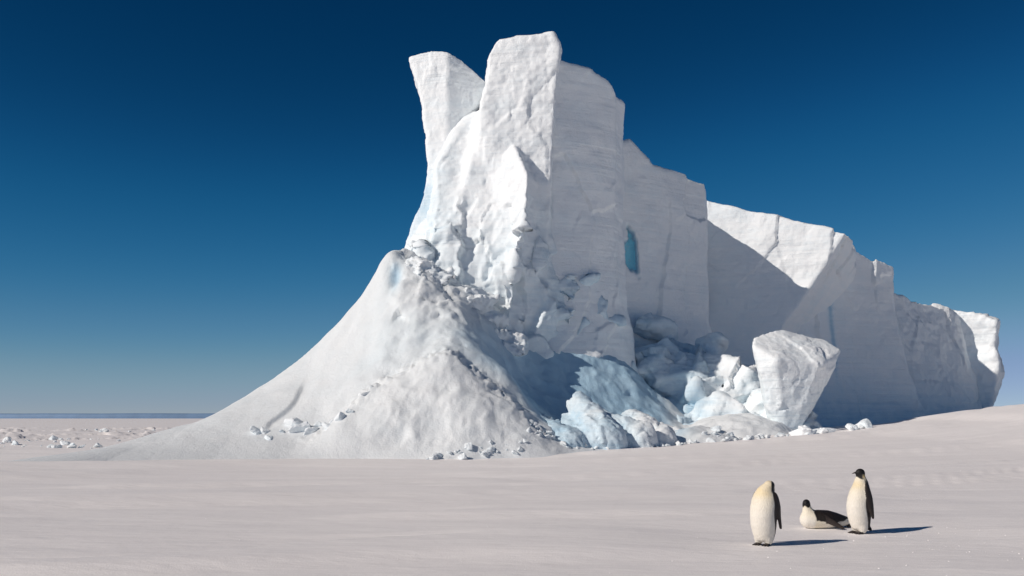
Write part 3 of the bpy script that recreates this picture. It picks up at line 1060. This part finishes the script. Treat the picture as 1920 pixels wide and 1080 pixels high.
# ------------------------------------------------------------------ free-standing block
def build_block():
    g = Grid((12.5, 56, -0.5), (22, 65, 8.3), 0.085)
    pts = [P(1470, 616, 61.5), P(1545, 637, 62), P(1578, 657, 60.8), P(1572, 676, 60.2), P(1545, 680, 58.7), P(1455, 674, 58.0),
           P(1412, 650, 59.3), P(1412, 632, 60.5), P(1424, 700, 58.8), P(1438, 760, 58.9), P(1475, 815, 58.9), P(1500, 800, 59.0),
           P(1532, 738, 59.6), P(1440, 800, 62), P(1530, 740, 62.5), P(1500, 815, 61)]
    F = g.hull(pts, 0.08)
    V, Q = g.net(F)
    V = smooth(V, Q, 1, 0.4)
    V = displace(V, Q, 0.18, 0.05, 0.02, 0.03, 601, 1.0, big=0.06, small=0.03, bs=(.5, .5, .4), ss=(1.5, 1.5, 1.2))
    ice = 0.05 + 0.22 * (1 - sstep(1.0, 5.0, V[:, 2])) + 0.25 * np.clip(fbm(V * 0.5, 3, 602), 0, 1)
    o = link('ice_block', mesh_from('ice_block', V, Q, {'ice': ice}), M_BERG)
    tag(o, 'big sunlit anvil shaped ice block standing before the shaded cliff', 'ice block')


build_block()

# ------------------------------------------------------------------ broken ice lying about
def chunk_mesh(seed, flat=1.0, step=0.06):
    rng = random.Random(seed)
    g = Grid((-0.75, -0.75, -0.75), (0.75, 0.75, 0.75), step)
    pts = []
    for k in range(11):
        d = np.array([rng.gauss(0, 1) for _ in range(3)])
        d = d / np.linalg.norm(d)
        pts.append(d * rng.uniform(0.38, 0.6) * np.array([1, 1, flat]))
    F = g.hull(pts, 0.015)
    V, Q = g.net(F)
    Nn = vnormals(V, Q)
    V = V + Nn * (0.05 * fbm(V * 3 + seed, 3, seed, 0.5, 'ridge'))[:, None]
    me = mesh_from('ice_chunk', V, Q, {'ice': np.full(len(V), 0.03 + 0.2 * rng.random())}, None, False)
    me.materials.append(M_CHUNK)
    return me


CHUNKS = [chunk_mesh(900 + k, 0.8) for k in range(12)]
SLABS = [chunk_mesh(950 + k, 0.4) for k in range(6)]
rng = random.Random(11)


def place_chunk(u, v_or_Y, size, label, group, name='ice_chunk', cat='ice chunk', slab=False, Y=None, sink=0.18):
    """size = width in metres; lies on whatever surface is at column u, distance Y"""
    x, y = PX(u, Y), Y
    z = float(surf_z(x, y)[0])
    o = link(name, rng.choice(SLABS if slab else CHUNKS))
    sc = size * rng.uniform(0.85, 1.15)
    o.scale = (sc * rng.uniform(0.8, 1.25), sc * rng.uniform(0.8, 1.2), sc * rng.uniform(0.7, 1.0))
    o.rotation_euler = (rng.uniform(-0.5, 0.5), rng.uniform(-0.5, 0.5), rng.uniform(0, 6.28))
    o.location = (x, y, z + sc * (0.32 - sink))
    tag(o, label, cat, group)
    return o


# crumbs along the foot of the lobes
for k in range(90):
    u = rng.uniform(985, 1310)
    Y = np.interp(u, [985, 1100, 1200, 1310], [48.6, 49.4, 50.6, 52.2]) + rng.uniform(-0.5, 0.6)
    place_chunk(u, 0, rng.choice([0.18, 0.22, 0.28, 0.34, 0.45]), 'small white ice chunk in the rubble line below the blue ice lobes',
                'ice chunks below the lobes', Y=Y)
for k in range(44):
    u = rng.uniform(1290, 1480)
    Y = np.interp(u, [1290, 1480], [52.0, 55.0]) + rng.uniform(-0.6, 1.4)
    place_chunk(u, 0, rng.choice([0.22, 0.3, 0.4, 0.55]), 'white ice chunk on the snow bank left of the anvil shaped block',
                'ice chunks on the snow bank', Y=Y)
ORD = ['first', 'second', 'third', 'fourth', 'fifth', 'sixth', 'seventh', 'eighth', 'ninth', 'tenth', 'eleventh', 'twelfth', 'thirteenth',
       'fourteenth', 'fifteenth', 'sixteenth', 'seventeenth', 'eighteenth', 'nineteenth', 'twentieth', 'twenty-first', 'twenty-second']
heap = sorted(rng.uniform(1490, 1645) for k in range(22))
for k, u in enumerate(heap):
    Y = np.interp(u, [1490, 1640], [55.0, 58.5]) + rng.uniform(-0.5, 1.0)
    place_chunk(u, 0, rng.choice([0.35, 0.5, 0.8, 1.1]), ORD[k] + ' ice chunk from the left in the heap right of the anvil shaped block',
                'ice chunks right of the anvil block', Y=Y)
for k in range(30):
    u = rng.uniform(800, 985)
    Y = np.interp(u, [800, 985], [46.2, 47.6]) + rng.uniform(-0.4, 0.4)
    place_chunk(u, 0, rng.choice([0.2, 0.28, 0.4, 0.6]), 'ice chunk at the foot of the crusted front mound',
                'ice chunks below the mound', Y=Y)
for k in range(16):
    u = 478 + k * 15 + rng.uniform(-6, 6)
    Y = np.interp(u, [465, 550, 700, 800], [49.6, 50.3, 49.8, 48.8]) + rng.uniform(-0.7, 0.7)
    place_chunk(u, 0, rng.choice([0.4, 0.6, 0.9, 1.3]), ORD[k] + ' half buried ice chunk from the left low on the left snow slope',
                'ice chunks on the left slope', Y=Y, sink=0.40)
# rough sea ice far at the left
for k in range(60):
    band = rng.choice([(62, 70, -20, 200), (75, 90, 60, 235), (110, 150, 110, 340), (70, 80, -40, 60)])
    Y = rng.uniform(band[0], band[1])
    u = rng.uniform(band[2], band[3])
    place_chunk(u, 0, rng.choice([0.2, 0.3, 0.4, 0.8]) * Y / 75, 'small tilted ice piece in the rough sea ice at far left',
                'broken pieces of the rough sea ice', Y=Y, slab=rng.random() < 0.5, sink=0.2)

# ------------------------------------------------------------------ penguins
BLACK, BACK = np.array([0.010, 0.009, 0.010]), np.array([0.030, 0.023, 0.021])
BELLY, CREAM, YELLOW = np.array([0.85, 0.80, 0.71]), np.array([0.85, 0.77, 0.61]), np.array([0.82, 0.60, 0.24])
FOOT = np.array([0.035, 0.028, 0.026])


def mixc(c, col, t):
    t = np.clip(t, 0, 1)[:, None]
    return c * (1 - t) + np.asarray(col) * t


def prof(z, zs, vs, n=400):
    zz = np.linspace(min(zs) - 0.05, max(zs) + 0.05, n)
    v = np.interp(zz, zs, vs)
    k = np.hanning(27)
    k /= k.sum()
    v = np.convolve(np.pad(v, 13, mode='edge'), k, 'valid')
    return np.interp(z, zz, v)


class Frame(Grid):
    """a grid seen in a rotated frame (yaw about z through pivot, then tilt about x or y)"""
    def __init__(s, g, pivot, yaw=0.0, roll=0.0, pitch=0.0):
        x, y, z = g.x - pivot[0], g.y - pivot[1], g.z - pivot[2]
        c, n = math.cos(-yaw), math.sin(-yaw)
        x, y = x * c - y * n, x * n + y * c
        c, n = math.cos(-roll), math.sin(-roll)          # about y
        x, z = x * c + z * n, -x * n + z * c
        c, n = math.cos(-pitch), math.sin(-pitch)        # about x
        y, z = y * c - z * n, y * n + z * c
        s.x, s.y, s.z = x, y, z


def sample(g, F, V):
    F = np.broadcast_to(F, g.shape)
    i = np.clip(np.rint((V - g.lo) / g.step).astype(int), 0, np.array(g.shape) - 1)
    return F[i[:, 0], i[:, 1], i[:, 2]]


def feet(g, spread=0.075, y0=-0.02):
    F = None
    for sx in (-1, 1):
        h = g.ell((sx * spread, y0 - 0.045, 0.022), (0.042, 0.062, 0.022))
        for k, dx in enumerate((-0.034, 0.0, 0.034)):
            tip = (sx * spread + dx * 1.35, y0 - 0.125 - (0.012 if k == 1 else 0), 0.012)
            h = smin(h, g.capsule((sx * spread + dx * 0.6, y0 - 0.05, 0.022), tip, 0.016, 0.010), 0.015)
        h = smin(h, g.capsule((sx * spread, y0 + 0.0, 0.02), (sx * spread, y0 + 0.02, 0.09), 0.026, 0.035), 0.02)
        F = h if F is None else np.minimum(F, h)
    return F


def on_ground(u, v):
    """where the line of sight through column u, row v meets the snow"""
    Y = 16.0
    for _ in range(30):
        z = float(ground_z(np.array([PX(u, Y)]), np.array([Y]))[0])
        Y = (CAM_H - z) * FPX / (v - V0)
    return PX(u, Y), Y, z


def standing_penguin(name, label, u, v, phi, head_yaw, tucked=False, wide=1.0, scale=1.0):
    g = Grid((-0.40, -0.40, -0.02), (0.40, 0.44, 1.16), 0.0082)
    zs = [0.03, 0.06, 0.11, 0.18, 0.30, 0.45, 0.58, 0.70, 0.78, 0.84, 0.89, 0.93]
    a = prof(g.z, zs, [0.07, 0.115, 0.142, 0.166, 0.188, 0.196, 0.188 + 0.012 * tucked, 0.166 + 0.018 * tucked, 0.136 + 0.026 * tucked, 0.105 + 0.016 * tucked, 0.080, 0.06]) * wide
    b = prof(g.z, zs, [0.07, 0.115, 0.142, 0.166, 0.190, 0.200, 0.188, 0.160, 0.130, 0.102, 0.080, 0.06])
    cy = prof(g.z, zs, [0.02, 0.01, 0.0, -0.01, -0.025, -0.03, -0.02, -0.005, 0.01, 0.015, 0.01, 0.01])
    body = (np.sqrt((g.x / a) ** 2 + ((g.y - cy) / b) ** 2) - 1) * np.minimum(a, b)
    body = smax(body, 0.055 - g.z, 0.05)
    body = smax(body, g.z - 0.90, 0.06)
    for sx in (-1, 1):                                    # feathered thighs
        body = smin(body, g.ell((sx * 0.082, -0.015, 0.10), (0.066, 0.075, 0.085)), 0.03)
    if tucked:
        neck = g.capsule((0.015, -0.02, 0.80), (0.06, 0.03, 0.905), 0.095, 0.078)
        head = g.capsule((0.06, 0.07, 0.905), (0.03, 0.17, 0.82), 0.066, 0.055)
        beak = g.capsule((0.025, 0.20, 0.80), (0.0, 0.23, 0.72), 0.018, 0.006)
    else:
        neck = g.capsule((0, 0.012, 0.84), (0, 0.006, 0.95), 0.088, 0.064)
        h = Frame(g, (0, 0.004, 0.99), head_yaw)
        head = (np.sqrt((h.x / 0.060) ** 2 + ((h.y + 0.006) / 0.076) ** 2 + (h.z / 0.066) ** 2) - 1) * 0.06
        beak = np.minimum(h.capsule((0, -0.062, 0.0), (0, -0.115, -0.004), 0.020, 0.011),
                          h.capsule((0, -0.115, -0.004), (0, -0.152, -0.020), 0.011, 0.005))
    # flippers hang down along the flanks
    fw = np.interp(g.z, [0.25, 0.30, 0.45, 0.62, 0.74, 0.80], [0.012, 0.030, 0.055, 0.062, 0.048, 0.02])
    fy = np.interp(g.z, [0.25, 0.45, 0.62, 0.80], [0.075, 0.045, 0.02, 0.005]) + (0.03 if tucked else 0.0)
    fx = np.where(g.z > 0.45, a, np.interp(g.z, [0.25, 0.45], [0.212, 0.196]) * wide) * 0.985 + 0.006
    flip = (np.sqrt(((np.abs(g.x) - fx) / 0.02) ** 2 + ((g.y - fy) / fw) ** 2) - 1) * 0.02
    flip = smax(flip, np.abs(g.z - 0.53) - 0.28, 0.02)
    t = Frame(g, (0, 0.135, 0.12), 0, 0, -0.75)
    tail = (np.sqrt((t.x / 0.062) ** 2 + (t.y / 0.125) ** 2 + (t.z / 0.030) ** 2) - 1) * 0.03
    ft = feet(g)
    F = smin(body, neck, 0.06)
    F = smin(F, head, 0.03)
    F = smin(F, beak, 0.012)
    F = smin(F, flip, 0.018)
    F = smin(F, tail, 0.04)
    F = smin(F, ft, 0.012)
    V, Q = g.net(F)
    V = smooth(V, Q, 2, 0.5)
    # plumage colours
    z = V[:, 2]
    c_y = np.interp(z, zs, [0.02, 0.01, 0.0, -0.01, -0.025, -0.03, -0.02, -0.005, 0.01, 0.015, 0.01, 0.01])
    th = np.degrees(np.abs(np.arctan2(V[:, 0], -(V[:, 1] - c_y))))
    col = np.tile(BELLY, (len(V), 1))
    col = mixc(col, CREAM, sstep(0.40, 0.75, z) * 0.7)
    col = mixc(col, YELLOW, 0.42 * np.exp(-((z - 0.80) / 0.075) ** 2) * (1 - sstep(30, 100, th)))
    edge = (84 if tucked else 88) + 8 * np.sin(z * 9) - 14 * sstep(0.60, 0.78, z) + 8 * (1 - sstep(0.05, 0.28, z))
    col = mixc(col, BACK, sstep(-3, 3, th - edge))
    # dark shoulder line
    fb, ff = sample(g, body, V), sample(g, flip, V)
    fl = sstep(0.0, 0.006, fb - ff)
    outer = np.ones(len(V))
    col = mixc(col, BACK * 1.1, fl * np.maximum(outer, 0.6))
    if tucked:
        nh = sstep(-0.004, 0.004, sample(g, np.minimum(neck, body), V) - sample(g, head, V))
        col = mixc(col, CREAM * np.array([1, 0.95, 0.86]), sstep(0.80, 0.86, z) * (1 - sstep(0, 0.05, V[:, 1] - 0.05)))
        col = mixc(col, YELLOW, 0.35 * np.exp(-(((z - 0.845) / 0.03) ** 2 + ((V[:, 0] + 0.035) / 0.07) ** 2)) * (V[:, 1] < 0.02))
        nape = sstep(0.0, 0.015, (V[:, 0] - 0.055) * 0.88 + (V[:, 1] - 0.02) * 0.48 - 0.036)
        col = mixc(col, BLACK, nape * sstep(0.78, 0.84, z))
        col = mixc(col, BLACK, nh * sstep(0.02, 0.06, V[:, 1]))
    else:
        hx, hy = V[:, 0], V[:, 1] - 0.004
        cyw, syw = math.cos(-head_yaw), math.sin(-head_yaw)
        lx, ly = hx * cyw - hy * syw, hx * syw + hy * cyw
        ha = np.degrees(np.abs(np.arctan2(lx, -ly)))
        low = 0.905 + 0.02 * np.cos(np.radians(ha) * 2.0)
        patch = np.exp(-(((ha - 112) / 22) ** 2 + ((z - 0.915) / 0.045) ** 2))
        col = mixc(col, CREAM, np.clip(1.3 * patch, 0, 1))
        col = mixc(col, YELLOW, np.clip(1.2 * np.exp(-(((ha - 112) / 20) ** 2 + ((z - 0.935) / 0.03) ** 2)), 0, 1))
        hd = sstep(-0.008, 0.008, z - low) * (1 - np.clip(1.25 * np.exp(-(((ha - 114) / 18) ** 2 + ((z - 0.915) / 0.04) ** 2)), 0, 1) ** 0.7)
        hd = np.maximum(hd, sstep(0.965, 0.975, z))
        col = mixc(col, BLACK, hd)
        # dark band from nape down to the shoulder
        col = mixc(col, BACK, sstep(138, 148, th) * sstep(0.8, 0.84, z))
    tl = sstep(0.0, 0.008, fb - sample(g, tail, V)) * sstep(0.08, 0.12, V[:, 1])
    col = mixc(col, BACK, tl)
    fo = sstep(0.0, 0.006, np.minimum(fb, sample(g, tail, V)) - sample(g, ft, V))
    col = mixc(col, FOOT, fo * (1 - sstep(0.055, 0.075, z)))
    o = link(name, mesh_from(name, V, Q, None, col), M_PLUME)
    o.rotation_euler = (0, 0, -phi)
    o.scale = (scale, scale, scale)
    x, Y, z0 = on_ground(u, v)
    o.location = (x, Y, z0 - 0.004)
    tag(o, label, 'penguin', 'emperor penguins on the snow')
    return o


def lying_penguin(name, label, u, v, phi, head_yaw):
    g = Grid((-0.40, -0.50, -0.02), (0.46, 0.58, 0.58), 0.0082)
    ys = [-0.43, -0.40, -0.35, -0.26, -0.12, 0.06, 0.20, 0.32, 0.41, 0.47, 0.50]
    a = prof(g.y, ys, [0.05, 0.09, 0.135, 0.175, 0.198, 0.195, 0.165, 0.120, 0.078, 0.05, 0.03])
    b = prof(g.y, ys, [0.05, 0.085, 0.12, 0.150, 0.166, 0.160, 0.135, 0.098, 0.066, 0.045, 0.03])
    cz = prof(g.y, ys, [0.165, 0.155, 0.15, 0.152, 0.160, 0.155, 0.138, 0.128, 0.125, 0.125, 0.125])
    body = (np.sqrt((g.x / a) ** 2 + ((g.z - cz) / b) ** 2) - 1) * np.minimum(a, b)
    body = smax(body, -0.415 - g.y, 0.06)
    body = smax(body, g.y - 0.47, 0.04)
    neck = g.capsule((0, -0.27, 0.21), (0, -0.315, 0.395), 0.115, 0.062)
    h = Frame(g, (0, -0.318, 0.445), head_yaw)
    head = (np.sqrt((h.x / 0.060) ** 2 + ((h.y + 0.006) / 0.074) ** 2 + (h.z / 0.066) ** 2) - 1) * 0.06
    beak = np.minimum(h.capsule((0, -0.06, 0.0), (0, -0.11, -0.012), 0.020, 0.011), h.capsule((0, -0.11, -0.012), (0, -0.14, -0.034), 0.011, 0.005))
    flip = None
    for sx in (-1, 1):
        p0, p1 = np.array([sx * 0.15, -0.12, 0.215]), np.array([sx * 0.315, 0.19, 0.022])
        d = p1 - p0
        L = np.linalg.norm(d)
        d = d / L
        up = np.array([-sx * 0.35, -0.45, 0.82])
        nrm = np.cross(d, up)
        nrm = nrm / np.linalg.norm(nrm)
        wv = np.cross(nrm, d)
        X, Yy, Z = g.x - p0[0], g.y - p0[1], g.z - p0[2]
        s_ = X * d[0] + Yy * d[1] + Z * d[2]
        n_ = X * nrm[0] + Yy * nrm[1] + Z * nrm[2]
        w_ = X * wv[0] + Yy * wv[1] + Z * wv[2]
        wd = np.interp(s_, [-0.05, 0.05, 0.2, L], [0.045, 0.056, 0.050, 0.022])
        q = smax((np.sqrt((n_ / 0.020) ** 2 + (w_ / wd) ** 2) - 1) * 0.02, np.abs(s_ - L / 2) - L / 2, 0.03)
        flip = q if flip is None else np.minimum(flip, q)
    tail = g.ell((0, 0.50, 0.115), (0.055, 0.085, 0.022))
    ft = np.minimum(g.capsule((-0.06, 0.38, 0.05), (-0.075, 0.52, 0.022), 0.028, 0.014), g.capsule((0.06, 0.38, 0.05), (0.075, 0.52, 0.022), 0.028, 0.014))
    F = smin(body, neck, 0.07)
    F = smin(F, head, 0.03)
    F = smin(F, beak, 0.012)
    F = smin(F, flip, 0.02)
    F = smin(F, tail, 0.04)
    F = smin(F, ft, 0.015)
    F = smax(F, -0.004 - g.z, 0.01)
    V, Q = g.net(F)
    V = smooth(V, Q, 2, 0.5)
    x, y, z = V.T
    col = np.tile(BELLY, (len(V), 1))
    col = mixc(col, CREAM, 1 - sstep(-0.25, 0.1, y))
    zb = np.interp(y, [-0.5, -0.26, -0.22, -0.15, -0.02, 0.12, 0.22, 0.30, 0.36, 0.5], [0.6, 0.40, 0.19, 0.135, 0.125, 0.12, 0.125, 0.15, 0.165, 0.13])
    zb = zb + 0.006 * np.sin(y * 40)
    col = mixc(col, BACK * 0.6, sstep(-0.006, 0.008, z - zb))
    col = mixc(col, BELLY, (1 - sstep(-0.25, -0.21, y)) * (1 - sstep(0.36, 0.4, z)))
    col = mixc(col, CREAM, 0.8 * (1 - sstep(-0.26, -0.22, y)) * sstep(0.12, 0.3, z))
    # black stripe along the neck side to the shoulder
    st = np.exp(-((y + 0.215 - 0.10 * (0.25 - z)) / 0.016) ** 2) * sstep(0.14, 0.16, z) * (1 - sstep(0.28, 0.31, z))
    col = mixc(col, BLACK, np.clip(1.4 * st, 0, 1))
    fb = sample(g, body, V)
    col = mixc(col, BACK * 1.2, sstep(0.0, 0.006, fb - sample(g, flip, V)) * sstep(-0.2, -0.12, y))
    hd = sstep(-0.008, 0.008, z - (0.385 - 0.016 * np.cos(4 * np.arctan2(x, -(y + 0.318)))))
    col = mixc(col, BLACK, hd)
    col = mixc(col, BACK, sstep(0.455, 0.475, y))
    col = mixc(col, FOOT, sstep(0.0, 0.006, np.minimum(fb, sample(g, tail, V)) - sample(g, ft, V)) * sstep(0.3, 0.34, y))
    o = link(name, mesh_from(name, V, Q, None, col), M_PLUME)
    o.rotation_euler = (0, 0, -phi)
    o.scale = (1.0, 1.07, 1.0)
    X, Y, z0 = on_ground(u, v)
    o.location = (X, Y, z0 - 0.006)
    tag(o, label, 'penguin', 'emperor penguins on the snow')
    return o


standing_penguin('penguin', 'standing penguin preening with its head tucked out of sight', 1433, 1022, math.radians(40), 0, True, 1.02, 1.0)
lying_penguin('penguin', 'penguin lying on its belly in the snow with raised black head', 1546, 990, math.radians(80), math.radians(66))
standing_penguin('penguin', 'upright penguin with black head and beak turned left', 1613, 1000, math.radians(67), math.radians(-14), False, 0.97, 1.03)


# ------------------------------------------------------------------ crumbs of snow and old tracks near the penguins
def build_crumbs():
    rr = random.Random(77)
    V, Q = [], []
    for k in range(260):
        if k < 120:
            x, y = rr.gauss(6.8, 1.6), rr.gauss(15.0, 1.6)
        else:
            x, y = rr.uniform(-14, 16), rr.uniform(9, 34)
        z = float(ground_z(np.array([x]), np.array([y]))[0])
        r = rr.choice([0.006, 0.008, 0.011, 0.018])
        n0 = len(V)
        V += [(x - r * rr.uniform(.7, 1.3), y, z - .003), (x, y - r * rr.uniform(.7, 1.3), z - .003), (x + r * rr.uniform(.7, 1.3), y, z - .003),
              (x, y + r, z - .003), (x + rr.uniform(-.3, .3) * r, y, z + r * rr.uniform(.4, .9))]
        Q += [(n0, n0 + 1, n0 + 4), (n0 + 1, n0 + 2, n0 + 4), (n0 + 2, n0 + 3, n0 + 4), (n0 + 3, n0, n0 + 4)]
    o = link('snow_crumbs', mesh_from('snow_crumbs', np.array(V), np.array(Q), None, None, False), M_GROUND)
    tag(o, 'tiny white crumbs of snow strewn over the flat snow', 'snow', None, 'stuff')


build_crumbs()
